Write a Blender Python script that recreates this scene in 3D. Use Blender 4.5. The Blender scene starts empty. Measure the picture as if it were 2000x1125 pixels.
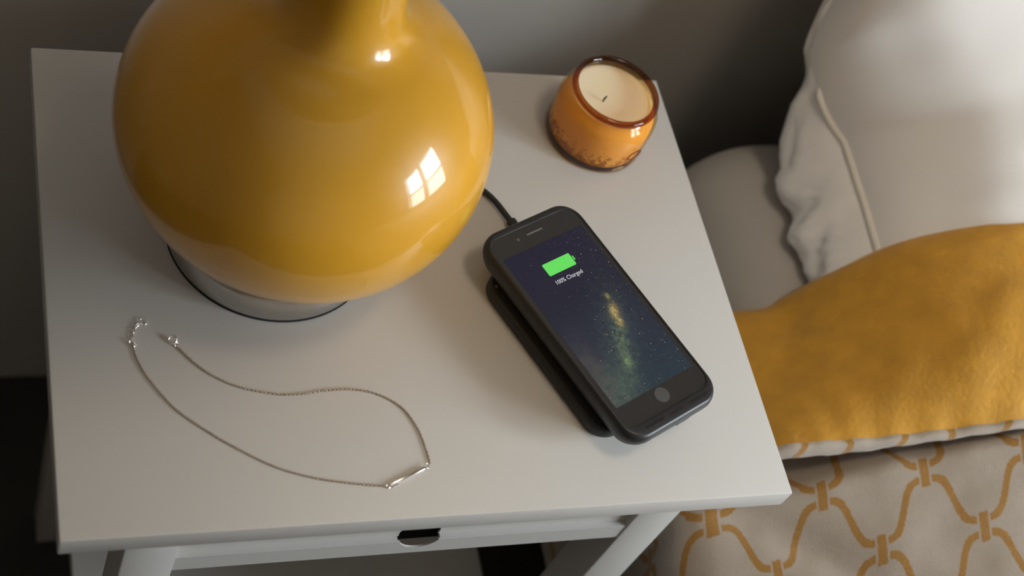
import bpy, bmesh, math, random
from mathutils import Vector, Matrix, noise

random.seed(7)
scene = bpy.context.scene
COL = scene.collection
Z0 = 0.70                      # height of the nightstand top; origin = its front left corner on the floor

# ------------------------------------------------------------------ camera
cam_d = bpy.data.cameras.new('camera')
cam = bpy.data.objects.new('camera', cam_d)
COL.objects.link(cam)
scene.camera = cam
RC = [[0.9275383, -0.2064389, 0.3115375],
      [-0.0050069, -0.8403834, -0.5419693],
      [0.3736945, 0.5011375, -0.7805214]]
cx, cy, cz = [Vector(r) for r in RC]
M = Matrix((cx, -cy, -cz)).transposed().to_4x4()
M.translation = Vector((-0.0720652, -0.3355744, 0.7725477 + Z0))
cam.matrix_world = M
cam_d.sensor_width = 36.0
cam_d.lens = 52.262
cam_d.clip_start = 0.02
cam_d.dof.use_dof = True
cam_d.dof.focus_distance = 0.955
cam_d.dof.aperture_fstop = 5.0

# ------------------------------------------------------------------ light and exposure
world = bpy.data.worlds.new('world')
scene.world = world
world.use_nodes = True
wb = world.node_tree.nodes['Background']
wb.inputs[0].default_value = (0.62, 0.74, 0.95, 1)
wb.inputs[1].default_value = 1.0

WIN_Y0, WIN_Y1, WIN_Z0, WIN_Z1, WALL_X = -1.08, -0.22, 0.76, 1.46, 1.50
ld = bpy.data.lights.new('window_daylight', 'AREA')
ld.shape = 'RECTANGLE'
ld.size = WIN_Z1 - WIN_Z0 + 0.1
ld.size_y = WIN_Y1 - WIN_Y0 + 0.1
ld.energy = 165.0
ld.color = (0.84, 0.92, 1.0)
lo = bpy.data.objects.new('window_daylight', ld)
COL.objects.link(lo)
lo.location = (WALL_X + 0.16, (WIN_Y0 + WIN_Y1) / 2, (WIN_Z0 + WIN_Z1) / 2)
lo.rotation_euler = (0, math.radians(90), 0)

vs = scene.view_settings
vs.view_transform = 'Standard'
vs.look = 'None'
vs.gamma = 1.0
vs.use_curve_mapping = False
vs.exposure = -0.52
scene.cycles.use_denoising = True
scene.cycles.use_adaptive_sampling = True
scene.cycles.adaptive_threshold = 0.02
scene.cycles.max_bounces = 8
scene.cycles.diffuse_bounces = 5
scene.cycles.transparent_max_bounces = 16
scene.cycles.sample_clamp_indirect = 6.0

# ------------------------------------------------------------------ helpers
def link(o, parent=None):
    COL.objects.link(o)
    if parent is not None:
        o.parent = parent
    return o

def mesh(name, verts, faces, mat, parent=None, smooth=False, uvs=None):
    me = bpy.data.meshes.new(name)
    me.from_pydata([tuple(v) for v in verts], [], faces)
    if uvs is not None:
        ul = me.uv_layers.new(name='UVMap')
        for lp in me.loops:
            ul.data[lp.index].uv = uvs[lp.vertex_index]
    me.validate()
    bm = bmesh.new(); bm.from_mesh(me)
    bmesh.ops.recalc_face_normals(bm, faces=bm.faces)
    bm.to_mesh(me); bm.free()
    if smooth:
        me.polygons.foreach_set('use_smooth', [True] * len(me.polygons))
    me.materials.append(mat)
    return link(bpy.data.objects.new(name, me), parent)

def tag(o, label=None, cat=None, group=None, kind=None):
    if label: o['label'] = label
    if cat: o['category'] = cat
    if group: o['group'] = group
    if kind: o['kind'] = kind
    return o

def empty(name, loc, rz=0.0):
    o = bpy.data.objects.new(name, None)
    o.empty_display_size = 0.02
    o.location = loc
    o.rotation_euler = (0, 0, rz)
    return link(o)

def boxes(name, bl, mat, parent=None, bevel=0.0, seg=2):
    """one mesh of axis-aligned boxes (x0,x1,y0,y1,z0,z1)"""
    bm = bmesh.new()
    for (x0, x1, y0, y1, z0, z1) in bl:
        m = Matrix.Translation(((x0+x1)/2, (y0+y1)/2, (z0+z1)/2)) @ Matrix.Diagonal((x1-x0, y1-y0, z1-z0, 1))
        bmesh.ops.create_cube(bm, size=1.0, matrix=m)
    if bevel:
        bmesh.ops.bevel(bm, geom=bm.edges[:], offset=bevel, segments=seg, profile=0.5, affect='EDGES')
    me = bpy.data.meshes.new(name)
    bm.to_mesh(me); bm.free()
    if bevel:
        me.polygons.foreach_set('use_smooth', [True] * len(me.polygons))
        try: me.set_sharp_from_angle(angle=math.radians(35))
        except Exception: pass
    me.materials.append(mat)
    return link(bpy.data.objects.new(name, me), parent)

def catmull(pts, n):
    """resample a polyline through its points, n steps per span"""
    P = [Vector(p) for p in pts]
    P = [P[0] * 2 - P[1]] + P + [P[-1] * 2 - P[-2]]
    out = []
    for i in range(1, len(P) - 2):
        p0, p1, p2, p3 = P[i-1], P[i], P[i+1], P[i+2]
        for k in range(n):
            t = k / n
            out.append(0.5 * ((2*p1) + (p2-p0)*t + (2*p0-5*p1+4*p2-p3)*t*t + (3*p1-p0-3*p2+p3)*t**3))
    out.append(P[-2].copy())
    return out

def even(pts, step):
    """points at equal arc length along a polyline"""
    out = [pts[0].copy()]; acc = 0.0
    for a, b in zip(pts, pts[1:]):
        L = (b - a).length
        while acc + L >= step:
            t = (step - acc) / L
            a = a.lerp(b, t); out.append(a.copy()); L = (b - a).length; acc = 0.0
        acc += L
    return out

def lathe(name, prof, mat, parent=None, n=96, smooth=True, sharp=None):
    """closed at the axis where r == 0"""
    V, F, rings = [], [], []
    for r, z in prof:
        if r < 1e-6:
            rings.append([len(V)]); V.append((0, 0, z))
        else:
            rings.append(list(range(len(V), len(V) + n)))
            V += [(r*math.cos(2*math.pi*i/n), r*math.sin(2*math.pi*i/n), z) for i in range(n)]
    for A, B in zip(rings, rings[1:]):
        for i in range(n):
            j = (i + 1) % n
            if len(A) == 1 and len(B) == 1: continue
            if len(A) == 1: F.append((A[0], B[i], B[j]))
            elif len(B) == 1: F.append((A[i], A[j], B[0]))
            else: F.append((A[i], A[j], B[j], B[i]))
    o = mesh(name, V, F, mat, parent, smooth)
    if sharp:
        o.data.set_sharp_from_angle(angle=math.radians(sharp))
    return o

def tube(name, pts, r, mat, parent=None, n=12, smooth=True):
    P = [Vector(p) for p in pts]
    V, F = [], []
    up = Vector((0, 0, 1))
    for i, p in enumerate(P):
        t = (P[min(i+1, len(P)-1)] - P[max(i-1, 0)]).normalized()
        a = t.cross(up)
        if a.length < 1e-4: a = t.cross(Vector((1, 0, 0)))
        a.normalize(); b = t.cross(a).normalized()
        rr = r[i] if isinstance(r, (list, tuple)) else r
        V += [p + a*rr*math.cos(2*math.pi*k/n) + b*rr*math.sin(2*math.pi*k/n) for k in range(n)]
    for i in range(len(P) - 1):
        for k in range(n):
            j = (k + 1) % n
            F.append((i*n+k, i*n+j, (i+1)*n+j, (i+1)*n+k))
    F.append(tuple(range(n))); F.append(tuple(range((len(P)-1)*n, len(P)*n)))
    return mesh(name, V, F, mat, parent, smooth)

def rrect(w, h, r, cx=0.0, cy=0.0, n=10):
    """rounded rectangle outline, same vertex count for any size"""
    pts = []
    for sx, sy, a0 in ((1, 1, 0), (-1, 1, 90), (-1, -1, 180), (1, -1, 270)):
        for k in range(n + 1):
            a = math.radians(a0 + 90 * k / n)
            pts.append((cx + sx*(w/2 - r) + r*math.cos(a), cy + sy*(h/2 - r) + r*math.sin(a)))
    return pts

def loft(name, rings, mat, parent=None, smooth=True, cap0=True, cap1=True, sharp=40):
    n = len(rings[0]); V = [v for r in rings for v in r]; F = []
    for i in range(len(rings) - 1):
        for k in range(n):
            j = (k + 1) % n
            F.append((i*n+k, i*n+j, (i+1)*n+j, (i+1)*n+k))
    if cap0: F.append(tuple(range(n)))
    if cap1: F.append(tuple(range((len(rings)-1)*n, len(rings)*n)))
    o = mesh(name, V, F, mat, parent, smooth)
    if sharp: o.data.set_sharp_from_angle(angle=math.radians(sharp))
    return o

def lift(ring, z): return [(x, y, z) for x, y in ring]

def slab(name, outline, z0, z1, mat, parent=None):
    return loft(name, [lift(outline, z0), lift(outline, z1)], mat, parent, smooth=False, sharp=None)

def interp(tab, x):
    if x <= tab[0][0]: return tab[0][1]
    for (a, va), (b, vb) in zip(tab, tab[1:]):
        if x <= b:
            t = (x - a) / (b - a)
            return va + (vb - va) * t
    return tab[-1][1]

def smooth_interp(tab, x):
    h = 0.0
    s = 0.0
    for k in range(-3, 4):
        w = 1 - abs(k) / 4
        s += interp(tab, x + k * 0.006) * w; h += w
    return s / h

def grid_mesh(name, G, mat, parent=None, uv=None):
    """G[i][j] = 3D point"""
    ni, nj = len(G), len(G[0])
    V = [G[i][j] for i in range(ni) for j in range(nj)]
    F = [(i*nj+j, (i+1)*nj+j, (i+1)*nj+j+1, i*nj+j+1) for i in range(ni-1) for j in range(nj-1)]
    U = [uv[i][j] for i in range(ni) for j in range(nj)] if uv else None
    return mesh(name, V, F, mat, parent, True, U)

# ------------------------------------------------------------------ materials
def new_mat(name):
    m = bpy.data.materials.new(name); m.use_nodes = True
    nt = m.node_tree; b = nt.nodes['Principled BSDF']
    return m, nt, b

def N(nt, t, **kw):
    n = nt.nodes.new(t)
    for k, v in kw.items(): setattr(n, k, v)
    return n

def math_node(nt, op, a, b=None, c=None):
    n = nt.nodes.new('ShaderNodeMath'); n.operation = op
    for i, v in enumerate((a, b, c)):
        if v is None: continue
        if isinstance(v, (int, float)): n.inputs[i].default_value = v
        else: nt.links.new(v, n.inputs[i])
    return n.outputs[0]

def mix_col(nt, fac, a, b, mode='MIX'):
    n = nt.nodes.new('ShaderNodeMix'); n.data_type = 'RGBA'; n.blend_type = mode
    for s, v in ((n.inputs[0], fac), (n.inputs[6], a), (n.inputs[7], b)):
        if isinstance(v, (int, float)): s.default_value = v
        elif isinstance(v, tuple): s.default_value = v if len(v) == 4 else (*v, 1)
        else: nt.links.new(v, s)
    return n.outputs[2]

def simple(name, col, rough=0.5, metal=0.0, spec=0.5, coat=0.0, vary=0.06, scale=30, bump=0.0, bscale=400, sheen=0.0):
    m, nt, b = new_mat(name)
    b.inputs['Roughness'].default_value = rough
    b.inputs['Metallic'].default_value = metal
    b.inputs['Specular IOR Level'].default_value = spec
    b.inputs['Coat Weight'].default_value = coat
    b.inputs['Coat Roughness'].default_value = 0.03
    if sheen:
        b.inputs['Sheen Weight'].default_value = sheen
        b.inputs['Sheen Roughness'].default_value = 0.5
    tc = N(nt, 'ShaderNodeTexCoord')
    nz = N(nt, 'ShaderNodeTexNoise')
    nz.inputs['Scale'].default_value = scale
    nz.inputs['Detail'].default_value = 4
    nt.links.new(tc.outputs['Object'], nz.inputs['Vector'])
    d = tuple(c * (1 - vary) for c in col); l = tuple(min(1, c * (1 + vary)) for c in col)
    nt.links.new(mix_col(nt, nz.outputs['Fac'], d, l), b.inputs['Base Color'])
    if bump:
        n2 = N(nt, 'ShaderNodeTexNoise'); n2.inputs['Scale'].default_value = bscale
        n2.inputs['Detail'].default_value = 3
        nt.links.new(tc.outputs['Object'], n2.inputs['Vector'])
        bp = N(nt, 'ShaderNodeBump'); bp.inputs['Strength'].default_value = bump
        bp.inputs['Distance'].default_value = 0.001
        nt.links.new(n2.outputs['Fac'], bp.inputs['Height'])
        nt.links.new(bp.outputs[0], b.inputs['Normal'])
    return m

MAT = {}
MAT['wall'] = simple('wall_paint', (0.37, 0.345, 0.31), 0.9, vary=0.03, scale=4, bump=0.15, bscale=300)
MAT['ceiling'] = simple('ceiling_paint', (0.90, 0.84, 0.75), 0.9, vary=0.02)
MAT['floor'] = simple('dark_floor', (0.022, 0.016, 0.011), 0.5, vary=0.3, scale=12)
MAT['dark_wall'] = simple('brown_wall_paint', (0.14, 0.12, 0.10), 0.9, vary=0.05, scale=4)
MAT['front_wall'] = simple('taupe_wall_paint', (0.72, 0.66, 0.58), 0.9, vary=0.05, scale=4)
MAT['white_paint'] = simple('white_lacquer', (0.50, 0.48, 0.45), 0.42, spec=0.45, vary=0.012, scale=9, bump=0.05, bscale=90)
MAT['drawer_shade'] = simple('shaded_interior', (0.02, 0.018, 0.016), 0.8)  # near-black colour stands in for the shade inside the drawer
MAT['glaze'] = simple('mustard_glaze', (0.62, 0.305, 0.022), 0.34, spec=0.25, coat=0.7, vary=0.07, scale=7)
MAT['nickel'] = simple('brushed_nickel', (0.52, 0.50, 0.47), 0.28, metal=1.0, vary=0.04, scale=60)
MAT['shade'] = simple('linen_lamp_shade', (0.62, 0.58, 0.50), 0.9, bump=0.3, bscale=900)
MAT['felt'] = simple('black_felt', (0.008, 0.008, 0.01), 0.95)
MAT['silver'] = simple('silver', (0.86, 0.82, 0.78), 0.16, metal=1.0, vary=0.02)
MAT['chain'] = simple('chain_silver', (0.50, 0.42, 0.34), 0.35, metal=1.0, vary=0.05)
MAT['case'] = simple('soft_black_case', (0.016, 0.016, 0.017), 0.42, spec=0.45, vary=0.1, bump=0.06, bscale=900)
MAT['pad'] = simple('black_rubber', (0.012, 0.012, 0.012), 0.55, vary=0.1, bump=0.05, bscale=700)
MAT['glass_black'] = simple('black_glass', (0.022, 0.021, 0.020), 0.16, spec=0.5, vary=0.03)
MAT['button'] = simple('home_button_grey', (0.075, 0.075, 0.072), 0.30, vary=0.03)
MAT['grille'] = simple('earpiece_grille', (0.16, 0.16, 0.16), 0.4)
MAT['slot'] = simple('slot_black', (0.003, 0.003, 0.003), 0.9)
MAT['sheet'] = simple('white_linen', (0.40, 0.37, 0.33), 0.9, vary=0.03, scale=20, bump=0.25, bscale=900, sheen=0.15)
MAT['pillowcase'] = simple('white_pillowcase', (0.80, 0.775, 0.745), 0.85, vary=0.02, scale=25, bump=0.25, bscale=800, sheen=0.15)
MAT['piping'] = simple('cream_piping', (0.76, 0.72, 0.64), 0.85, bump=0.3, bscale=1500)
MAT['mustard'] = simple('mustard_velvet', (0.55, 0.270, 0.017), 0.72, vary=0.26, scale=55, bump=0.5, bscale=260, sheen=0.15)
MAT['wood'] = simple('bed_base_fabric', (0.07, 0.06, 0.05), 0.9)
MAT['frame_white'] = simple('window_frame_white', (0.7, 0.7, 0.69), 0.5)

def emission_mat(name, col, strength):
    m = bpy.data.materials.new(name); m.use_nodes = True
    nt = m.node_tree; nt.nodes.clear()
    e = N(nt, 'ShaderNodeEmission'); o = N(nt, 'ShaderNodeOutputMaterial')
    e.inputs[0].default_value = (*col, 1); e.inputs[1].default_value = strength
    nt.links.new(e.outputs[0], o.inputs[0])
    return m
MAT['diffuser'] = emission_mat('fill_diffuser', (1.0, 0.83, 0.64), 1.5)  # glow of the added ceiling fill light
MAT['icon_green'] = emission_mat('battery_green', (0.145, 0.73, 0.125), 1.42)
MAT['icon_white'] = emission_mat('text_white', (0.62, 0.62, 0.66), 1.45)

def clear_glass(name, tint, gloss=0.06, rough=0.02):
    m = bpy.data.materials.new(name); m.use_nodes = True
    nt = m.node_tree; nt.nodes.clear()
    tr = N(nt, 'ShaderNodeBsdfTransparent'); tr.inputs[0].default_value = (*tint, 1)
    gl = N(nt, 'ShaderNodeBsdfGlossy'); gl.inputs['Roughness'].default_value = rough
    fr = N(nt, 'ShaderNodeFresnel'); fr.inputs['IOR'].default_value = 1.5
    mx = N(nt, 'ShaderNodeMixShader'); o = N(nt, 'ShaderNodeOutputMaterial')
    ge = N(nt, 'ShaderNodeNewGeometry')
    nt.links.new(math_node(nt, 'MULTIPLY', fr.outputs[0], math_node(nt, 'SUBTRACT', 1.0, ge.outputs['Backfacing'])), mx.inputs[0])
    nt.links.new(tr.outputs[0], mx.inputs[1]); nt.links.new(gl.outputs[0], mx.inputs[2])
    nt.links.new(mx.outputs[0], o.inputs[0])
    return m
MAT['pane_screen'] = clear_glass('screened_pane', (0.62, 0.60, 0.58))
MAT['pane'] = clear_glass('window_pane', (0.97, 0.98, 0.98))
MAT['amber'] = clear_glass('amber_glass', (0.95, 0.79, 0.53))
MAT['amber_dark'] = clear_glass('amber_glass_thick', (0.60, 0.33, 0.14))

def wax_mat():
    m, nt, b = new_mat('cream_wax')
    tc = N(nt, 'ShaderNodeTexCoord')
    n1 = N(nt, 'ShaderNodeTexNoise'); n1.inputs['Scale'].default_value = 240; n1.inputs['Detail'].default_value = 6
    n1.inputs['Roughness'].default_value = 0.7
    nt.links.new(tc.outputs['Object'], n1.inputs['Vector'])
    sx = N(nt, 'ShaderNodeSeparateXYZ'); nt.links.new(tc.outputs['Object'], sx.inputs[0])
    # frosted patches where the wax has pulled away from the glass, low on the jar
    low = N(nt, 'ShaderNodeMapRange'); low.inputs[1].default_value = 0.036; low.inputs[2].default_value = 0.006
    low.inputs[3].default_value = -0.22; low.inputs[4].default_value = 0.17
    nt.links.new(sx.outputs[2], low.inputs[0])
    f = math_node(nt, 'ADD', n1.outputs['Fac'], low.outputs[0])
    f = math_node(nt, 'SUBTRACT', f, 0.53)
    f = math_node(nt, 'MULTIPLY', f, 9.0)
    cl = N(nt, 'ShaderNodeClamp'); nt.links.new(f, cl.inputs[0])
    nt.links.new(mix_col(nt, cl.outputs[0], (0.90, 0.77, 0.54), (0.40, 0.26, 0.15)), b.inputs['Base Color'])
    b.inputs['Roughness'].default_value = 0.6
    b.inputs['Subsurface Weight'].default_value = 0.6
    b.inputs['Subsurface Radius'].default_value = (0.020, 0.014, 0.008)
    b.inputs['Subsurface Scale'].default_value = 1.0
    return m
MAT['wax'] = wax_mat()
MAT['wick'] = simple('cotton_wick', (0.16, 0.10, 0.045), 0.9)

def screen_mat():
    """lit phone screen: night sky with a galaxy band, coordinates in metres on the phone"""
    m = bpy.data.materials.new('night_sky_screen'); m.use_nodes = True
    nt = m.node_tree; nt.nodes.clear()
    out = N(nt, 'ShaderNodeOutputMaterial'); em = N(nt, 'ShaderNodeEmission')
    tc = N(nt, 'ShaderNodeTexCoord')
    mp = N(nt, 'ShaderNodeMapping'); mp.inputs['Scale'].default_value = (1000, 1000, 0)
    nt.links.new(tc.outputs['Object'], mp.inputs[0])
    sx = N(nt, 'ShaderNodeSeparateXYZ'); nt.links.new(mp.outputs[0], sx.inputs[0])
    X, Y = sx.outputs[0], sx.outputs[1]
    ramp = N(nt, 'ShaderNodeValToRGB')
    t = N(nt, 'ShaderNodeMapRange'); t.inputs[1].default_value = -61; t.inputs[2].default_value = 61
    nt.links.new(Y, t.inputs[0]); nt.links.new(t.outputs[0], ramp.inputs[0])
    el = ramp.color_ramp.elements
    el[0].position = 0.0; el[0].color = (0.034, 0.052, 0.070, 1)
    el[1].position = 1.0; el[1].color = (0.024, 0.021, 0.044, 1)
    e = ramp.color_ramp.elements.new(0.35); e.color = (0.031, 0.037, 0.060, 1)
    e = ramp.color_ramp.elements.new(0.65); e.color = (0.024, 0.024, 0.044, 1)
    col = ramp.outputs[0]
    def blob(x, y, rx, ry, ang, nscale, namp):
        mm = N(nt, 'ShaderNodeMapping'); mm.vector_type = 'TEXTURE'
        mm.inputs['Location'].default_value = (x, y, 0)
        mm.inputs['Rotation'].default_value = (0, 0, math.radians(ang))
        mm.inputs['Scale'].default_value = (rx, ry, 1)
        nt.links.new(mp.outputs[0], mm.inputs[0])
        ln = N(nt, 'ShaderNodeVectorMath'); ln.operation = 'LENGTH'
        nt.links.new(mm.outputs[0], ln.inputs[0])
        nz = N(nt, 'ShaderNodeTexNoise'); nz.inputs['Scale'].default_value = nscale
        nz.inputs['Detail'].default_value = 6; nz.inputs['Roughness'].default_value = 0.65
        nt.links.new(mp.outputs[0], nz.inputs['Vector'])
        d = math_node(nt, 'MULTIPLY', ln.outputs['Value'], ln.outputs['Value'])
        g = math_node(nt, 'POWER', 2.718, math_node(nt, 'MULTIPLY', d, -1.4))
        w = math_node(nt, 'SUBTRACT', math_node(nt, 'MULTIPLY', nz.outputs['Fac'], 1 + namp), namp * 0.52)
        return math_node(nt, 'MAXIMUM', math_node(nt, 'MULTIPLY', g, w), 0.0)
    col = mix_col(nt, blob(1, -22, 15, 42, -28, 0.16, 1.2), col, (0.050, 0.078, 0.050), 'ADD')
    col = mix_col(nt, blob(-22, -52, 14, 20, -20, 0.2, 0.8), col, (0.085, 0.11, 0.055), 'ADD')
    col = mix_col(nt, blob(-34, -40, 12, 30, -10, 0.1, 0.2), col, (0.115, 0.085, 0.045), 'ADD')
    col = mix_col(nt, blob(1, -25, 5.5, 28, -28, 0.33, 2.4), col, (0.13, 0.17, 0.05), 'ADD')
    col = mix_col(nt, blob(11.5, -3.5, 3.2, 6.0, -25, 0.55, 1.6), col, (1.1, 0.72, 0.16), 'ADD')
    col = mix_col(nt, blob(10, -12, 2.6, 4.0, -20, 0.6, 1.6), col, (0.75, 0.50, 0.12), 'ADD')
    col = mix_col(nt, blob(14.8, 7.6, 1.9, 2.4, 0, 0.6, 0.8), col, (0.50, 0.45, 0.10), 'ADD')
    col = mix_col(nt, blob(-5, -38, 3.2, 3.4, 0, 0.7, 1.2), col, (0.22, 0.38, 0.10), 'ADD')
    for sc, thr, gain in ((0.42, 0.18, 2.0), (0.75, 0.19, 1.2), (1.1, 0.22, 0.7)):
        vo = N(nt, 'ShaderNodeTexVoronoi'); vo.inputs['Scale'].default_value = sc
        nt.links.new(mp.outputs[0], vo.inputs['Vector'])
        sc2 = N(nt, 'ShaderNodeSeparateColor'); nt.links.new(vo.outputs['Color'], sc2.inputs[0])
        s = math_node(nt, 'SUBTRACT', math_node(nt, 'MULTIPLY', sc2.outputs[0], thr), vo.outputs['Distance'])
        s = math_node(nt, 'MULTIPLY', math_node(nt, 'MAXIMUM', s, 0.0), 14.0)
        s = math_node(nt, 'MULTIPLY', math_node(nt, 'MINIMUM', s, 1.0), gain)
        # pink stars towards the upper left, golden ones towards the lower right
        side = N(nt, 'ShaderNodeMapRange'); side.inputs[1].default_value = -22; side.inputs[2].default_value = 6
        nt.links.new(math_node(nt, 'SUBTRACT', X, math_node(nt, 'MULTIPLY', Y, 0.35)), side.inputs[0])
        sc_col = mix_col(nt, side.outputs[0], (0.42, 0.05, 0.10), (0.46, 0.38, 0.14))
        few = math_node(nt, 'GREATER_THAN', sc2.outputs[1], math_node(nt, 'SUBTRACT', 0.75, math_node(nt, 'MULTIPLY', side.outputs[0], 0.42)))
        col = mix_col(nt, math_node(nt, 'MULTIPLY', s, few), col, sc_col, 'ADD')
    nt.links.new(col, em.inputs[0]); em.inputs[1].default_value = 1.0
    gl = N(nt, 'ShaderNodeBsdfGlossy'); gl.inputs['Roughness'].default_value = 0.06
    fr = N(nt, 'ShaderNodeFresnel'); fr.inputs['IOR'].default_value = 1.35
    mx = N(nt, 'ShaderNodeMixShader')
    nt.links.new(fr.outputs[0], mx.inputs[0]); nt.links.new(em.outputs[0], mx.inputs[1]); nt.links.new(gl.outputs[0], mx.inputs[2])
    nt.links.new(mx.outputs[0], out.inputs[0])
    return m
MAT['screen'] = screen_mat()

def trellis_mat():
    """woven ogee trellis on taupe cloth; UV in pattern repeats (U across, V = half rows)"""
    m, nt, b = new_mat('ogee_trellis_cloth')
    uv = N(nt, 'ShaderNodeUVMap'); uv.uv_map = 'UVMap'
    tc = N(nt, 'ShaderNodeTexCoord')
    wob = N(nt, 'ShaderNodeTexNoise'); wob.inputs['Scale'].default_value = 500; wob.inputs['Detail'].default_value = 2
    nt.links.new(tc.outputs['Object'], wob.inputs['Vector'])
    sx = N(nt, 'ShaderNodeSeparateXYZ'); nt.links.new(uv.outputs[0], sx.inputs[0])
    U, V = sx.outputs[0], sx.outputs[1]
    A, B = 0.079, 0.0495          # metres per U, per V
    c = math_node(nt, 'COSINE', math_node(nt, 'MULTIPLY', U, 2 * math.pi))
    c3 = math_node(nt, 'MULTIPLY', c, math_node(nt, 'SUBTRACT', 1.5, math_node(nt, 'MULTIPLY', math_node(nt, 'MULTIPLY', c, c), 0.5)))
    c5 = math_node(nt, 'MULTIPLY', c3, math_node(nt, 'SUBTRACT', 1.5, math_node(nt, 'MULTIPLY', math_node(nt, 'MULTIPLY', c3, c3), 0.5)))
    c5 = math_node(nt, 'ADD', math_node(nt, 'MULTIPLY', c5, 0.4), math_node(nt, 'MULTIPLY', c3, 0.6))
    d5 = math_node(nt, 'SUBTRACT', 1.2, math_node(nt, 'MULTIPLY', math_node(nt, 'MULTIPLY', c3, c3), 0.6))
    sn = math_node(nt, 'SINE', math_node(nt, 'MULTIPLY', U, 2 * math.pi))
    # slope of the curve for an even line width: d(c3)/dU = -(1.5-1.5c^2) * 2pi * sin
    slope = math_node(nt, 'MULTIPLY', math_node(nt, 'MULTIPLY', math_node(nt, 'SUBTRACT', 1.5, math_node(nt, 'MULTIPLY', math_node(nt, 'MULTIPLY', c, c), 1.5)), sn), 0.39 * 2 * math.pi * B / A)
    slope = math_node(nt, 'MULTIPLY', slope, d5)
    nrm = math_node(nt, 'SQRT', math_node(nt, 'ADD', 1.0, math_node(nt, 'MULTIPLY', slope, slope)))
    def mod2(x):   # signed distance to the nearest multiple of two
        return math_node(nt, 'SUBTRACT', math_node(nt, 'FLOORED_MODULO', math_node(nt, 'ADD', x, 1.0), 2.0), 1.0)
    f0 = mod2(math_node(nt, 'SUBTRACT', V, math_node(nt, 'SUBTRACT', 0.5, math_node(nt, 'MULTIPLY', c5, 0.39))))
    f1 = mod2(math_node(nt, 'SUBTRACT', math_node(nt, 'SUBTRACT', V, 1.0), math_node(nt, 'ADD', 0.5, math_node(nt, 'MULTIPLY', c5, 0.39))))
    d = math_node(nt, 'MINIMUM', math_node(nt, 'ABSOLUTE', f0), math_node(nt, 'ABSOLUTE', f1))
    d = math_node(nt, 'DIVIDE', math_node(nt, 'MULTIPLY', d, B), nrm)
    # knots at (n, 2k) and (n+.5, 2k+1)
    def knot(u0, v0):
        du = math_node(nt, 'SUBTRACT', math_node(nt, 'FRACT', math_node(nt, 'ADD', U, 0.5 - u0)), 0.5)
        dv = mod2(math_node(nt, 'SUBTRACT', V, v0))
        a = math_node(nt, 'MULTIPLY', math_node(nt, 'ABSOLUTE', du), A / 0.0034)
        bb = math_node(nt, 'MULTIPLY', math_node(nt, 'ABSOLUTE', dv), B / 0.0108)
        return math_node(nt, 'MAXIMUM', a, bb)
    k = math_node(nt, 'MINIMUM', knot(0.0, 0.0), knot(0.5, 1.0))
    w = math_node(nt, 'SUBTRACT', wob.outputs['Fac'], 0.5)
    line = math_node(nt, 'LESS_THAN', math_node(nt, 'ADD', d, math_node(nt, 'MULTIPLY', w, 0.0022)), 0.0028)
    # a thin gap of ground colour keeps the curves off the knots
    off = math_node(nt, 'GREATER_THAN', k, 1.45)
    kn = math_node(nt, 'LESS_THAN', math_node(nt, 'ADD', k, math_node(nt, 'MULTIPLY', w, 0.3)), 1.0)
    pat = math_node(nt, 'MAXIMUM', math_node(nt, 'MULTIPLY', line, off), kn)
    wv = N(nt, 'ShaderNodeTexVoronoi'); wv.inputs['Scale'].default_value = 900
    nt.links.new(tc.outputs['Object'], wv.inputs['Vector'])
    n2 = N(nt, 'ShaderNodeTexNoise'); n2.inputs['Scale'].default_value = 60; n2.inputs['Detail'].default_value = 4
    nt.links.new(tc.outputs['Object'], n2.inputs['Vector'])
    ground = mix_col(nt, n2.outputs['Fac'], (0.34, 0.28, 0.225), (0.41, 0.35, 0.285))
    gold = mix_col(nt, wv.outputs['Distance'], (0.26, 0.118, 0.016), (0.37, 0.20, 0.05))
    nt.links.new(mix_col(nt, pat, ground, gold), b.inputs['Base Color'])
    b.inputs['Roughness'].default_value = 0.85
    b.inputs['Sheen Weight'].default_value = 0.15
    bp = N(nt, 'ShaderNodeBump'); bp.inputs['Strength'].default_value = 0.5; bp.inputs['Distance'].default_value = 0.0008
    hgt = math_node(nt, 'ADD', pat, math_node(nt, 'MULTIPLY', wv.outputs['Distance'], 0.5))
    nt.links.new(hgt, bp.inputs['Height']); nt.links.new(bp.outputs[0], b.inputs['Normal'])
    return m
MAT['trellis'] = trellis_mat()

# ------------------------------------------------------------------ the room
WY = 0.50
X0, X1, Y0, ZC = -1.25, WALL_X, -2.6, 2.45
def struct(o): return tag(o, kind='structure')
struct(boxes('floor', [(X0 - .1, X1 + .1, Y0 - .1, WY + .1, -0.08, 0)], MAT['floor']))
struct(boxes('ceiling', [(X0 - .1, X1 + .1, Y0 - .1, WY + .1, ZC, ZC + .08)], MAT['ceiling']))
struct(boxes('wall_back', [(X0 - .1, X1 + .1, WY, WY + .1, 0, ZC)], MAT['wall']))
struct(boxes('wall_left', [(X0 - .1, X0, Y0, WY, 0, ZC)], MAT['dark_wall']))
struct(boxes('wall_front', [(X0 - .1, X1 + .1, Y0 - .1, Y0, 0, ZC)], MAT['front_wall']))
struct(boxes('wall_right', [(X1, X1 + .1, Y0, WIN_Y0, 0, ZC), (X1, X1 + .1, WIN_Y1, WY, 0, ZC),
                            (X1, X1 + .1, WIN_Y0, WIN_Y1, 0, WIN_Z0), (X1, X1 + .1, WIN_Y0, WIN_Y1, WIN_Z1, ZC)], MAT['wall']))
win = struct(empty('window_1', (X1 + .05, (WIN_Y0 + WIN_Y1) / 2, WIN_Z0)))
wh, hw = WIN_Z1 - WIN_Z0, (WIN_Y1 - WIN_Y0) / 2
fr = 0.04
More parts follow.
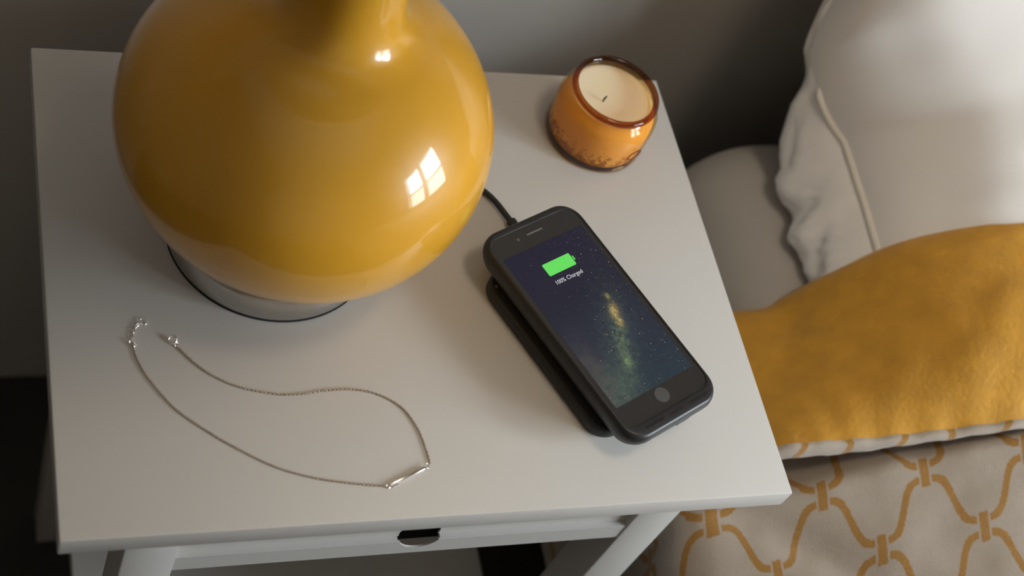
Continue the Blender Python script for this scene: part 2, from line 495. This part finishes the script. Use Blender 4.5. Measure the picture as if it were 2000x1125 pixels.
boxes('window_frame', [(-.05, .05, -hw, hw, 0, fr), (-.05, .05, -hw, hw, wh - fr, wh),
                       (-.05, .05, -hw, -hw + fr, fr, wh - fr), (-.05, .05, hw - fr, hw, fr, wh - fr)], MAT['frame_white'], win)
boxes('mullion', [(-.03, .03, -.036, .036, fr, wh - fr)], MAT['frame_white'], win)
boxes('transom', [(-.025, .025, -hw + fr, -.036, wh*.42, wh*.42 + .03), (-.025, .025, .036, hw - fr, wh*.42, wh*.42 + .03)], MAT['frame_white'], win)
for ya, yb in ((-hw + fr, -.036), (.036, hw - fr)):
    for za, zb in ((fr, wh*.42), (wh*.42 + .03, wh - fr)):
        boxes('pane', [(-.003, .003, ya, yb, za, zb)], MAT['pane' if za > wh*.3 else 'pane_screen'], win)

# ------------------------------------------------------------------ added ceiling fill light, unseen, warms the tabletop from above
cl_ = empty('ceiling_fill', (0.545, -0.195, ZC))
tag(cl_, 'added round ceiling light, unseen warm fill above the bedside', 'lamp')
lathe('canopy', [(0, 0), (.22, 0), (.22, -.03), (.205, -.034), (.205, -.02), (0, -.02)], MAT['frame_white'], cl_, 64, sharp=40)
lathe('diffuser', [(.204, -.024), (.198, -.040), (.15, -.052), (.08, -.058), (0, -.060)], MAT['diffuser'], cl_, 64)
cld = bpy.data.lights.new('ceiling_fill_light', 'AREA')
cld.shape = 'DISK'; cld.size = 0.34; cld.energy = 8.8; cld.color = (1.0, 0.83, 0.64)
clo = link(bpy.data.objects.new('ceiling_fill_light', cld), cl_)
clo.location = (0, 0, -.066)

# ------------------------------------------------------------------ nightstand
ns = empty('nightstand', (0.23, 0.175, 0))
tag(ns, 'white painted nightstand with a drawer, standing beside the bed', 'nightstand')
def nb(name, b, mat='white_paint', bevel=0.0015, parent=ns):
    bl = [(x0 - 0.23, x1 - 0.23, y0 - 0.175, y1 - 0.175, z0 + Z0, z1 + Z0) for (x0, x1, y0, y1, z0, z1) in b]
    return boxes(name, bl, MAT[mat], parent, bevel)
nb('tabletop', [(0, .46, 0, .35, -.0178, 0)], bevel=0.0012)
LX = (0.0433, 0.3837); LW = 0.033; LY = (0.023, 0.305)
for lx in LX:
    for ly in LY:
        nb('leg', [(lx, lx + LW, ly, ly + LW, -Z0, -.0178)])
nb('side_panel', [(.047, .059, .056, .305, -.111, -.0178)])
nb('side_panel', [(.401, .413, .056, .305, -.111, -.0178)])
nb('back_panel', [(.0763, .3837, .326, .332, -.41, -.0178)])  # hidden; carried down to the shelf to block window light
nb('shelf', [(.047, .3985, .030, .325, -.425, -.41)])
def notched(name, x0, x1, y0, y1, z_edge, z_far):
    """board whose long edge at z_edge is cut by the round finger hole"""
    hx, hz, hr = .2335, -.0885, .0140
    dz = z_edge - hz; half = math.sqrt(hr*hr - dz*dz)
    up = z_far > z_edge
    pts = [(x0, z_far), (x0, z_edge)]
    a_l, a_r = math.atan2(dz, -half), math.atan2(dz, half)
    if up:
        if a_l < 0: a_l += 2*math.pi
        pts += [(hx + hr*math.cos(a_l + (a_r - a_l)*k/20), hz + hr*math.sin(a_l + (a_r - a_l)*k/20)) for k in range(21)]
    else:
        if a_l > 0: a_l -= 2*math.pi
        pts += [(hx + hr*math.cos(a_l + (a_r - a_l)*k/20), hz + hr*math.sin(a_l + (a_r - a_l)*k/20)) for k in range(21)]
    pts += [(x1, z_edge), (x1, z_far)]
    rings = [[(x - .23, y - .175, z + Z0) for x, z in pts] for y in (y0, y1)]
    return loft(name, rings, MAT['white_paint'], ns, smooth=False, sharp=None)
notched('front_rail', .0763, .3837, .0243, .0256, -.0925, -.111)
nb('rail_ledge', [(.0763, .2190, .0256, .0290, -.0965, -.0926)], bevel=0)
nb('rail_ledge', [(.2480, .3837, .0256, .0290, -.0965, -.0926)], bevel=0)
notched('drawer_front', .0763, .3837, .0287, .0300, -.0925, -.0195)
nb('drawer_box', [(.080, .380, .034, .315, -.1105, -.108), (.080, .380, .085, .10, -.108, -.022)], 'drawer_shade', 0)

# ------------------------------------------------------------------ lamp
lamp = empty('table_lamp', (0.141, 0.2035, Z0))
tag(lamp, 'glossy mustard yellow gourd-shaped table lamp on a round metal foot', 'lamp')
lathe('felt_pad', [(0, 0), (.0674, 0), (.0677, .0004), (.0674, .0010), (0, .0012)], MAT['felt'], lamp)
lathe('metal_foot', [(0, .0012), (.0660, .0012), (.0672, .0020), (.0674, .020), (.0662, .0215), (.045, .0225), (0, .0225)], MAT['nickel'], lamp, sharp=40)
RA, RB, zc_ = 0.1100, 0.0957, 0.1130
prof = [(0.0, 0.0205)]
a0 = -math.acos(0.042 / RA); a1 = math.acos(0.046 / RA)
for k in range(45):
    a = a0 + (a1 - a0) * k / 44
    prof.append((RA*math.cos(a), zc_ + RB*math.sin(a)))
nk = catmull([(.046, zc_ + RB*math.sin(a1), 0), (.0385, .2050, 0), (.0335, .2125, 0), (.0305, .2240, 0), (.0290, .240, 0), (.0280, .27, 0), (.0270, .31, 0), (.0260, .36, 0), (.0255, .40, 0)], 5)
prof += [(v.x, v.y) for v in nk[1:]]
prof += [(.0245, .4015), (0, .4015)]
lathe('ceramic_body', prof, MAT['glaze'], lamp, 128)
lathe('neck_cap', [(0, .4015), (.021, .4015), (.021, .408), (.010, .412), (.006, .414), (.006, .430), (0, .430)], MAT['nickel'], lamp, 48, sharp=35)
lathe('bulb_socket', [(0, .430), (.016, .430), (.017, .434), (.017, .47), (.015, .475), (0, .475)], MAT['felt'], lamp, 48, sharp=35)
sh = lathe('lamp_shade', [(.176, .430), (.174, .430), (.140, .700), (.142, .700), (.176, .430)], MAT['shade'], lamp, 96)  # unseen shade, added; keeps the area behind the lamp dark
for k in range(3):
    a = 2*math.pi*k/3
    tube('shade_spoke', [(.016*math.cos(a), .016*math.sin(a), .472), (.168*math.cos(a), .168*math.sin(a), .472)], .0013, MAT['nickel'], sh, 8)

# ------------------------------------------------------------------ candle
cd = empty('jar_candle', (0.3905, 0.2940, Z0))
tag(cd, 'cream wax candle in a round amber glass jar at the back corner', 'candle')
jar_out = [(0, 0), (.0335, 0), (.0362, .0012), (.0373, .0035), (.0377, .0075), (.0377, .028), (.0375, .033), (.0365, .0378), (.0345, .0418), (.0322, .0445), (.0312, .0468)]
jar_in = [(.0290, .0468), (.0305, .0440), (.0330, .0400), (.0350, .0365), (.0358, .033), (.0361, .028), (.0361, .008), (.0350, .0050), (0, .0045)]
lathe('glass_jar', jar_out + jar_in, MAT['amber'], cd, 96)
rim = []
for k in range(25):
    a = 2 * math.pi * k / 24 - math.pi / 2
    rim.append((.0305 + .0023*math.cos(a), .0490 + .0026*math.sin(a)))
lathe('glass_rim', rim, MAT['amber_dark'], cd, 96)
lathe('glass_base', [(0, .0003), (.0333, .0003), (.0358, .0014), (.0364, .004), (.0350, .0050), (0, .0044)], MAT['amber_dark'], cd, 96)
lathe('wax', [(0, .0052), (.0346, .0052), (.0356, .008), (.0356, .028), (.0353, .033), (.0344, .0365), (.0325, .0400), (.0303, .0423), (.0297, .0431), (.0285, .0427), (.015, .0424), (0, .0424)], MAT['wax'], cd, 96)
tube('wick', [(-.0085, -.004, .0420), (-.0085, -.004, .0450), (-.0082, -.0041, .0470), (-.0078, -.0043, .0485)], [.0008, .0008, .0007, .0004], MAT['wick'], cd, 8)
# thin raised oval ring on the side of the jar
oval_pts = []
ang0 = math.radians(-62)
for k in range(33):
    t = 2 * math.pi * k / 32
    a = ang0 + 0.17 * math.cos(t)
    oval_pts.append((.0379*math.cos(a), .0379*math.sin(a), .0195 + .0042*math.sin(t)))
tube('oval_ring', oval_pts, .0005, MAT['amber_dark'], cd, 6)

# ------------------------------------------------------------------ phone on its charging pad
PH = (0.3379, 0.1202); PR = 0.43477; mm = 0.001
H = 0.0326
pad = empty('wireless_charger', (PH[0], PH[1], Z0), PR)
tag(pad, 'flat black charging pad with a cable, lying under the phone', 'charger')
def RR(w, h, r, cx=0, cy=0): return [(x*mm, y*mm) for x, y in rrect(w, h, r, cx, cy)]
def pring(ins, z): return lift(RR(82.5 - 2*ins, 134 - 2*ins, 15 - ins*.6, -0.5, -1.5), z)
loft('pad_body', [pring(3, 0.0), pring(1.0, .0008), pring(0, .003), pring(0, .0068), pring(.4, .0088), pring(1.2, .0100), pring(2.6, .0105)], MAT['pad'], pad)
slab('status_light', RR(2.2, 2.2, 1.0, -36.0, 55), .0092, .0106, MAT['grille'], pad)
# cable from the top end of the pad, behind the lamp and over the back edge of the table
def to_local(p):
    d = Vector((p[0] - PH[0], p[1] - PH[1])); c, s = math.cos(PR), math.sin(PR)
    return Vector((d.x*c + d.y*s, -d.x*s + d.y*c, p[2]))
cpts = [(.3185, .184, .0042), (.3132, .1960, .0042), (.3085, .2085, .0040), (.3040, .2195, .0034), (.2995, .2295, .0030), (.2930, .2385, .0027), (.280, .250, .0027), (.262, .268, .0027), (.248, .300, .0027), (.243, .335, .0027), (.2425, .3495, .0032), (.242, .3565, .0005), (.242, .3605, -.012), (.242, .3615, -.06), (.243, .362, -.25), (.244, .365, -.68)]
cp = catmull([to_local(p) for p in cpts], 6)
tube('cable', cp, .0021, MAT['pad'], pad, 12)
e0, e1 = to_local((.3135, .1945, .0046)), to_local((.3066, .2128, .0044))
dirv = (e1 - e0).normalized(); sd = Vector((-dirv.y, dirv.x, 0))
rings = []
for t, s in ((0, 1), (.75, 1), (.97, .96), (1, .8)):
    c_ = e0.lerp(e1, t)
    rings.append([tuple(c_ + sd*(x*s) + Vector((0, 0, y*s))) for x, y in RR(6.6, 5.2, 1.6)])
loft('strain_relief', rings, MAT['pad'], pad)

ph = empty('smartphone', (PH[0], PH[1], Z0), PR)
tag(ph, 'large smartphone in a black battery case, screen showing a full green battery', 'phone')
def cring(ins, z, r=None): return lift(RR(82.4 - 2*ins, 170 - 2*ins, (16 - ins*.7) if r is None else r, 0, -2.5), z)
inner = lambda g, z: lift(RR(76.2 - 2*g, 154.4 - 2*g, 10.5 - g, 0.0, -0.4), z)
loft('case', [cring(14, .0107), cring(10, .0112), cring(6.5, .0132), cring(3.6, .0165), cring(1.6, .0205), cring(.4, .0240), cring(0, .0268), cring(.25, .0290), cring(.9, .0310), cring(1.9, .0322), cring(2.6, .0326),
              inner(-.5, .0326), inner(0, .0324), inner(.25, .0316)], MAT['case'], ph, cap1=False)
case = [o for o in ph.children if o.name.startswith('case')][0]
slab('glass_front', RR(75.9, 154.1, 10.3, 0, -.4), .0300, .0319, MAT['glass_black'], ph)
scr = slab('screen', RR(68.5, 121.8, .4), .0318, .03202, MAT['screen'], ph)
ic = slab('battery_icon', RR(23.6, 9.6, 1.0, -.6, 41.75), .03200, .03206, MAT['icon_green'], scr)
slab('battery_tip', RR(.9, 3.4, .4, 12.3, 41.9), .03200, .03206, MAT['icon_green'], scr)
def text_part(name, body, size, x, y, z, mat, parent, width=None, ext=0.00003):
    cu = bpy.data.curves.new(name, 'FONT'); cu.body = body; cu.size = size
    cu.align_x = 'CENTER'; cu.align_y = 'CENTER'; cu.extrude = ext; cu.resolution_u = 3
    to = bpy.data.objects.new(name, cu); COL.objects.link(to)
    bpy.context.view_layer.update()
    me = bpy.data.meshes.new_from_object(to.evaluated_get(bpy.context.evaluated_depsgraph_get()))
    COL.objects.unlink(to); bpy.data.objects.remove(to)
    xs = [v.co.x for v in me.vertices]; k = 1.0
    if width: k = width / (max(xs) - min(xs))
    for v in me.vertices: v.co.x *= k
    me.materials.clear(); me.materials.append(mat)
    o = link(bpy.data.objects.new(name, me), parent)
    o.location = (x, y, z)
    return o
text_part('charge_text', '100% Charged', .0043, -.0005, .0310, .03206, MAT['icon_white'], scr, .0228)
slab('earpiece', RR(13.6, 1.0, .45, .2, 70.4), .0318, .03196, MAT['grille'], ph)
slab('front_camera', RR(2.4, 2.4, 1.15, -14.5, 69.9), .0318, .03195, MAT['button'], ph)
slab('home_button', RR(10.6, 10.6, 5.25, .6, -67.6), .0318, .03197, MAT['button'], ph)
for xa, xb in ((-25.6, -10.0), (13.6, 29.4)):
    slab('sound_slot', RR(xb - xa, 1.9, .9, (xa + xb)/2, -81.0), .0322, .03266, MAT['slot'], case)
text_part('case_lettering', 'mophie', .0034, .0010, -.0810, .03264, MAT['slot'], case, .0110)
# charging port in the bottom end
port = [[(x*mm + .0075, -.0866 - d, .0235 + y*mm) for x, y in rrect(12.4, 4.6, 2.0)] for d in (-.003, .0004)]
loft('charging_port', port, MAT['slot'], case, smooth=False, sharp=None)
port = [[(x*mm + .0075, -.0869 - d, .0235 + y*mm) for x, y in rrect(8.6, 2.4, 1.0)] for d in (-.001, .0003)]
loft('port_plug', port, MAT['case'], case, smooth=False, sharp=None)

# ------------------------------------------------------------------ necklace
nl = empty('necklace', (0.13, 0.07, Z0))
tag(nl, 'fine silver chain necklace with a slim bar pendant', 'necklace')
def nlp(p, z): return Vector((p[0] - .13, p[1] - .07, z))
def chain(name, pts, step, L, W, r, parent, mat='chain'):
    P = even(catmull([nlp(p, 0.0009) for p in pts], 10), step)
    V, F = [], []
    nu, nv = 10, 5
    for i, p in enumerate(P):
        t = (P[min(i+1, len(P)-1)] - P[max(i-1, 0)]).normalized()
        s = Vector((-t.y, t.x, 0)); u = Vector((0, 0, 1))
        ro = math.radians(40 if i % 2 else -40) + random.uniform(-.15, .15)
        a = s*math.cos(ro) + u*math.sin(ro); nrm = t.cross(a)
        base = len(V)
        for k in range(nu):
            th = 2*math.pi*k/nu
            ctr = p + t*(L/2*math.cos(th)) + a*(W/2*math.sin(th))
            od = (t*math.cos(th)*W + a*math.sin(th)*L).normalized()
            for q in range(nv):
                ph_ = 2*math.pi*q/nv
                V.append(ctr + od*(r*math.cos(ph_)) + nrm*(r*math.sin(ph_)))
        for k in range(nu):
            for q in range(nv):
                k2, q2 = (k+1) % nu, (q+1) % nv
                F.append((base+k*nv+q, base+k2*nv+q, base+k2*nv+q2, base+k*nv+q2))
    zmin = min(v.z for v in V)
    V = [Vector((v.x, v.y, v.z - zmin + .00004)) for v in V]
    o = mesh(name, V, F, MAT[mat], parent, True)
    return tag(o, kind='stuff')
long_a = [(.0476, .1227), (.0497, .1121), (.0551, .0989), (.068, .079), (.0842, .0639), (.1006, .0514), (.1229, .0374), (.1459, .0288), (.1698, .0238), (.1880, .0212)]
long_b = [(.0728, .1215), (.0746, .1185), (.0841, .107), (.0938, .0987), (.1082, .0909), (.1291, .0856), (.1446, .0851), (.1607, .087), (.1767, .0871), (.1923, .083), (.2054, .0735), (.2127, .0591), (.2156, .045), (.2165, .0345)]
chain('chain', long_a, .00125, .0018, .0012, .00023, nl)
chain('chain', long_b, .00125, .0018, .0012, .00023, nl)
chain('extender_chain', [(.0476, .1227), (.0484, .1290), (.0510, .1345), (.0535, .1363)], .0019, .0026, .0015, .00026, nl, 'silver')
def ring(name, c, R0, r, parent, tilt=(0, 0), mat='silver'):
    pts = []
    for k in range(25):
        a = 2*math.pi*k/24
        v = Vector((R0*math.cos(a), R0*math.sin(a), 0))
        v.rotate(Matrix.Rotation(tilt[0], 3, 'X') @ Matrix.Rotation(tilt[1], 3, 'Y'))
        pts.append(v)
    zm = min(v.z for v in pts)
    pts = [nlp(c, 0) + Vector((v.x, v.y, v.z - zm + r + .00005)) for v in pts]
    return tube(name, pts, r, MAT[mat], parent, 8)
ring('end_ring', (.0553, .1374), .0021, .00032, nl, (.25, .1))
ring('jump_ring', (.0472, .1232), .0013, .00035, nl, (.6, .2))
ring('jump_ring', (.0488, .1212), .0011, .00035, nl, (.1, .7))
ring('clasp', (.0711, .1240), .0024, .00058, nl, (.35, -.2))
ring('jump_ring', (.0730, .1212), .0011, .0003, nl, (.5, .5))
ring('jump_ring', (.2142, .0330), .0014, .00028, nl, (.3, .4))
ring('jump_ring', (.1876, .0210), .0012, .00028, nl, (.4, .2))
# bar pendant: slim square rod turned on edge, with a small tube end
pa, pb = nlp((.1889, .0215), .0011), nlp((.2121, .0318), .0011)
def rod(name, a, b, w, h, rot, mat):
    t = (b - a).normalized(); s = Vector((-t.y, t.x, 0)); u = Vector((0, 0, 1))
    rings = []
    for f, k in ((0, .8), (.012, 1), (.988, 1), (1, .8)):
        c = a.lerp(b, f)
        rings.append([tuple(c + (s*math.cos(rot) + u*math.sin(rot))*x*k + (u*math.cos(rot) - s*math.sin(rot))*y*k) for x, y in [(q[0]*w, q[1]*h) for q in rrect(1, 1, .18, n=3)]])
    return loft(name, rings, mat, nl, sharp=30)
rod('bar_pendant', pa, pb, .0017, .0017, math.radians(20), MAT['silver'])
rod('pendant_loop', nlp((.1902, .0205), .0006), nlp((.1945, .0223), .0006), .0009, .0009, 0, MAT['silver'])

# ------------------------------------------------------------------ bed
MT = -0.120                    # mattress top, below the nightstand top
bed = empty('bed_base', (1.015, -0.55, 0))
tag(bed, 'dark upholstered bed base under the mattress', 'bed')
boxes('base_box', [(-.44, .44, -.93, .93, .10, .34)], MAT['wood'], bed, .01)
for sx in (-.38, .38):
    for sy in (-.85, .85):
        boxes('foot', [(sx - .03, sx + .03, sy - .03, sy + .03, 0, .10)], MAT['wood'], bed, .004)

def n3(x, y, z): return noise.noise(Vector((x, y, z)))

# mattress: rounded block with a slightly creased fitted sheet
mw, ml, mz0, rr_ = (0.556, 1.47), (-1.46, 0.420), -0.355, .062
def arc_in(e, r):
    return 0.0 if e >= r else r - math.sqrt(max(0.0, r*r - (r - max(e, 0))**2))
half = [(0, mz0)] + [(0, mz0 + (MT - rr_ - mz0)*k/6) for k in range(1, 6)]
half += [(rr_ - rr_*math.cos(math.pi/2*k/9), MT - rr_ + rr_*math.sin(math.pi/2*k/9)) for k in range(10)]
wid = mw[1] - mw[0]
cols = half + [(rr_ + (wid - 2*rr_)*(k/40), MT) for k in range(1, 40)] + [(wid - i, z) for i, z in reversed(half)]
ys = [ml[1] - .075*(1 - math.cos(math.pi/2*k/12)) for k in range(13)] + [ml[1] - .075 - .0165*k for k in range(1, 46)]
ys += [ys[-1] - (ys[-1] - ml[0] - .08)*k/14 for k in range(1, 15)] + [ml[0] + .08*(1 - math.sin(math.pi/2*k/8)) for k in range(1, 9)]
Gm = []
for i, (ix, z) in enumerate(cols):
    row = []
    for y in ys:
        e = min(ml[1] - y, y - ml[0])
        ins = arc_in(e, .075); drop = arc_in(e, rr_)
        x = mw[0] + ix
        x = x + ins if ix < wid/2 else x - ins
        hh = (z - mz0) / (MT - mz0)
        zz = z - drop*hh
        zz -= .030*hh * min(1, max(0, (.17 - y)/.14))          # pressed down under the duvet
        cr = .0045*n3(x*6, y*8, 4.0) + .0030*n3(x*22 + y*4, y*9, 8.0) + .0016*n3(x*50, y*20, 1.0)
        sidew = 1 if ix < .05 or ix > wid - .05 else .3
        row.append(Vector((x + (cr*sidew if ix < .05 else 0), y, zz + Z0 + (cr*.8 if hh > .8 else 0))))
    Gm.append(row)
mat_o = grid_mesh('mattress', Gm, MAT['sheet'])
tag(mat_o, 'mattress in a pale fitted sheet between the nightstand and the pillow', 'mattress')

# pillow: leans into the corner of mattress and wall
pil = empty('pillow', (.95, .25, Z0 + MT))
tag(pil, 'plump white pillow with a piped seam, propped against the wall', 'pillow')
cl = catmull([(0, .130, -.054), (0, .19, -.054), (0, .25, -.052), (0, .30, -.048), (0, .350, -.038), (0, .388, .0), (0, .404, .055), (0, .420, .12), (0, .440, .19), (0, .455, .26), (0, .465, .32)], 8)
NV = len(cl)
fp = catmull([(0, .118, -.050), (0, .155, .005), (0, .205, .040), (0, .255, .068), (0, .298, .100), (0, .328, .140), (0, .352, .185), (0, .372, .230), (0, .395, .275), (0, .425, .310), (0, .462, .330)], 8)
xl_tab = [(.0, .648), (.16, .648), (.24, .651), (.36, .650), (.42, .632), (.50, .612), (.60, .612), (.70, .618), (.85, .61), (.95, .63), (1.0, .67)]
b_tab = [(.38, 0), (.46, .008), (.52, .026), (.60, .040), (.70, .055), (1.0, .04)]
G_front, G_back, pip = [], [], []
NX = 56
for j, c in enumerate(cl):
    v = j / (NV - 1)
    t = (cl[min(j+1, NV-1)] - cl[max(j-1, 0)]).normalized()
    n_ = Vector((0, -t.z, t.y))
    xl = interp(xl_tab, v) ; xr = 1.38
    ev = max(0.0, 1 - abs(2*v - 1)**4) ** .5
    row = []
    for i in range(NX + 1):
        u = i / NX
        u2 = u*u*(1.4 - .4*u) if u < .5 else u*u*(1.4 - .4*u)
        x = xl + (xr - xl) * u2
        d = (x - xl) / (xr - xl)
        wd = (1 - abs(2*d - 1)**5.0) ** .70
        th_ = .0035 * n3(x*11, v*7, 1.0) * min(1, d*12) + .0018 * n3(x*30, v*22, 5.0) * min(1, d*14)
        # soft dent next to the seam
        th_ -= .004 * math.exp(-((d - .05)/.03)**2)
        if d < .16: x -= interp(b_tab, v) * math.sin(math.pi * d / .16)
        row.append(Vector((x - .95, c.y - .25, c.z - MT)) + (fp[j] - c) * wd + n_ * th_)
    G_front.append(row)
    hid = min(1, max(0, (v - .44)/.08))
    pip.append(Vector((xl + .03*hid - .95, c.y - .25, c.z - MT)) + n_*.0008)
    # back half: bellies out past the seam, gathered in creases, then tucks under
    row = []
    lie = 1 - min(1, max(0, (v - .34) / .14)); lie = lie*lie*(3 - 2*lie)
    bt = .064*lie + .010*(1 - lie)
    for k in range(19):
        s = k / 18
        a = math.pi * .5 * s
        bx = -.034 * lie * math.sin(min(1, s*1.25) * math.pi * .62) if s < .8 else -.034*lie*math.sin(math.pi*.62)*(1 - (s-.8)/.2*1.6)
        bn = -bt * math.sin(a) ** 1.2
        cr = math.sin(math.pi * min(1, s*1.15))
        w = .0085*n3(v*34, s*2.2, 7.0) + .0080*n3(v*60 + s*6, s*5, 3.0) + .0050*math.sin(v*62 + 4*s)
        bx += w * cr * (.25 + .75*lie)
        bn += .5 * w * cr * lie
        q = Vector((xl + bx - .95, c.y - .25, c.z - MT)) + n_*bn
        if lie > .5: q.z = max(q.z, .001)
        q.y = min(q.y, WY - .25 - .004)
        row.append(q)
    row.append(Vector((.95 - .95 + .0, row[-1].y, row[-1].z)))
    G_back.append(row)
for g in G_front:
    for q in g: q.y = min(q.y, WY - .25 - .003)
grid_mesh('pillow_front', G_front, MAT['pillowcase'], pil)
grid_mesh('pillow_back', G_back, MAT['pillowcase'], pil)
tube('seam_piping', [p + Vector((-.0005, 0, 0)) for p in pip], .0030, MAT['piping'], pil, 10)

# duvet
duv = empty('duvet', (1.15, -.2, Z0 + MT))
tag(duv, 'puffy duvet with taupe and gold ogee pattern, mustard side turned down', 'duvet')
DO = Vector((1.15, -.2, MT))
K1 = (0.634, 0.045, -0.080)
def duvet_z(x, y):
    dx, dy = x - K1[0], y - K1[1]
    sx = .43*dx if dx < .10 else .043 + .10*(1 - math.exp(-(dx - .10)*.43/.10))
    sy = .41*dy if dy > -.06 else -.0246 - .012*(1 - math.exp((dy + .06)*.41/.012))
    if dy > .04: sy = .0164 + .02*(1 - math.exp(-(dy - .04)*.41/.02))
    if y > .055: sy -= .05 * min(1, (y - .055)/.05)
    return K1[2] + sx + sy
xs_prof = []
# across: hang down the side, round the shoulder, then over the top
EDGE = 0.462
def across(s, y):
    """s = metres from the shoulder, negative down the side; returns x, z"""
    r = .035
    zt = duvet_z(EDGE + r, y)
    if s < 0:
        L = r * 1.15
        if s > -L:
            a = -s / L * math.radians(66)
            sl = math.radians(24)
            return EDGE + r - r*(math.sin(a + sl) - math.sin(sl)) / (1 - math.sin(sl)), zt - r*(math.cos(sl) - math.cos(a + sl)) * 1.1
        return EDGE + .004*(s + L), zt - r*math.cos(math.radians(24))*1.1 + (s + L)
    x = EDGE + r + s * .919
    return x, duvet_z(x, y)
S = [-.24 + i*.008 for i in range(30)] + [i*.008 for i in range(0, 52)] + [.416 + i*.03 for i in range(1, 20)]
Yv = [.185 - j*.0065 for j in range(72)] + [-.2835 - j*.03 for j in range(1, 30)]
Gd, UVd = [], []
s_k1 = (K1[0] - EDGE - .035) / .919
for s in S:
    row, ur = [], []
    for y in Yv:
        x, z = across(s, y)
        top = 1 if s > 0 else max(0, 1 + s/.05)
        # long soft folds and small ripples
        f = .0055*n3(x*9 + y*5, y*11 - x*8, 1.5) + .0022*n3(x*30, y*34, 3.3) + .0009*n3(x*80, y*80, 6.0)
        f += -.009*math.exp(-(((x - .560)*.65 + (y - .005)*.9 + .0)/.013)**2) * math.exp(-((x - .555)/.05)**2)
        xx, zz = x, z + f*top
        if top < 1: xx += (1 - top) * (.010*n3(y*18, z*6, 8.0) + .004*n3(y*50, z*9, 2.0))
        row.append(Vector((xx, y, zz)) - DO)
        ur.append(((s - s_k1) / .0792, (K1[1] - y) * 1.08 / .0495))
    Gd.append(row); UVd.append(ur)
grid_mesh('patterned_cover', Gd, MAT['trellis'], duv, UVd)

# turned-down flap: rolled fold at the pillow end, hem towards the foot
Fz = [(.470, -.32), (.495, -.22), (.515, -.150), (.5412, -.1068), (.5805, -.0976), (.5950, -.0800), (.6080, -.0600), (.6250, -.0360), (.6450, -.0110), (.6630, .0040), (.7222, .034), (.80, .050), (.95, .060), (1.25, .060), (1.46, .04)]
Hp = [(.440, .095, -.34), (.447, .088, -.24), (.470, .082, -.150), (.498, .078, -.108), (.5241, .075, -.0823), (.588, .070, -.068), (.6435, .065, -.0495), (.6975, .060, -.0283), (.80, .055, .000), (.95, .05, .012), (1.25, .045, .015), (1.46, .04, .0)]
Fp = catmull([(x, .2, z - .016) for x, z in Fz], 8)
Hc = catmull(Hp, 8)
def by_len(P, n, knots):
    """resample so that given pairs of arc positions line up"""
    L = [0.0]
    for a, b in zip(P, P[1:]): L.append(L[-1] + (b - a).length)
    out = []
    for k in range(n):
        s = knots(k / (n - 1)) * L[-1]
        i = 0
        while i < len(L) - 2 and L[i+1] < s: i += 1
        t = (s - L[i]) / max(1e-9, L[i+1] - L[i])
        out.append(P[i].lerp(P[i+1], min(1, t)))
    return out
NF = 150
warp = lambda u: u ** 1.35
FF, HH = by_len(Fp, NF, warp), by_len(Hc, NF, warp)
Gf = []
for i in range(NF):
    a, b = FF[i], HH[i]
    row = []
    for dy, dz in ((-.075, -.075), (-.03, -.078), (.010, -.072), (.028, -.055), (.030, -.035), (.022, -.015), (.012, -.005)):
        row.append(Vector((a.x + .1*dz, a.y + dy, max(a.z + dz, MT + .002 if a.x > .60 else -9))))
    for k in range(0, 33):
        t = k / 32
        p = a.lerp(b, t)
        up = .017*math.sin(math.pi*min(1, t**1.5)) * min(1, max(0, (p.x - .56)/.10))
        f = (.0045*n3(p.x*14, p.y*16, 2.2) + .0028*n3(p.x*34 + 3, p.y*30, 5.2) + .0012*n3(p.x*90, p.y*40, 9.1)) * math.sin(math.pi*(.08 + .92*t)*.98)
        f += .0012*math.sin(p.x*230 + 2*n3(p.x*9, 0, 0)) * max(0, (t - .72)/.28)
        row.append(Vector((p.x - .3*f, p.y, p.z + up + f)))
    Gf.append([q - DO for q in row])
grid_mesh('turned_down_lining', Gf, MAT['mustard'], duv)
# hem border: the patterned face rolls round the edge of the flap
Gh, UVh = [], []
acc = 0.0
for i in range(NF):
    q = Gf[i][-1] + DO
    if i: acc += (q - prev).length
    prev = q
    w = interp([(.5, .024), (.56, .020), (.62, .013), (.70, .009), (1.0, .010)], q.x) + .0018*n3(q.x*40, 1, 1)
    row, ur = [], []
    for k, (dy, dz) in enumerate(((0, 0), (-.0022, .0002), (-.0040, -.0010), (-.0052, -.35), (-.0048, -.75), (-.002, -1.0), (.006, -1.05), (.03, -1.0))):
        z = dz if abs(dz) < .01 else dz*w
        row.append(q + Vector((0, dy - (.25*w if k > 3 else 0) * 0, z)) - DO)
        ur.append((acc / .0792 + .04, .35 + .04*k))
    Gh.append(row); UVh.append(ur)
grid_mesh('hem_border', Gh, MAT['trellis'], duv, UVh)
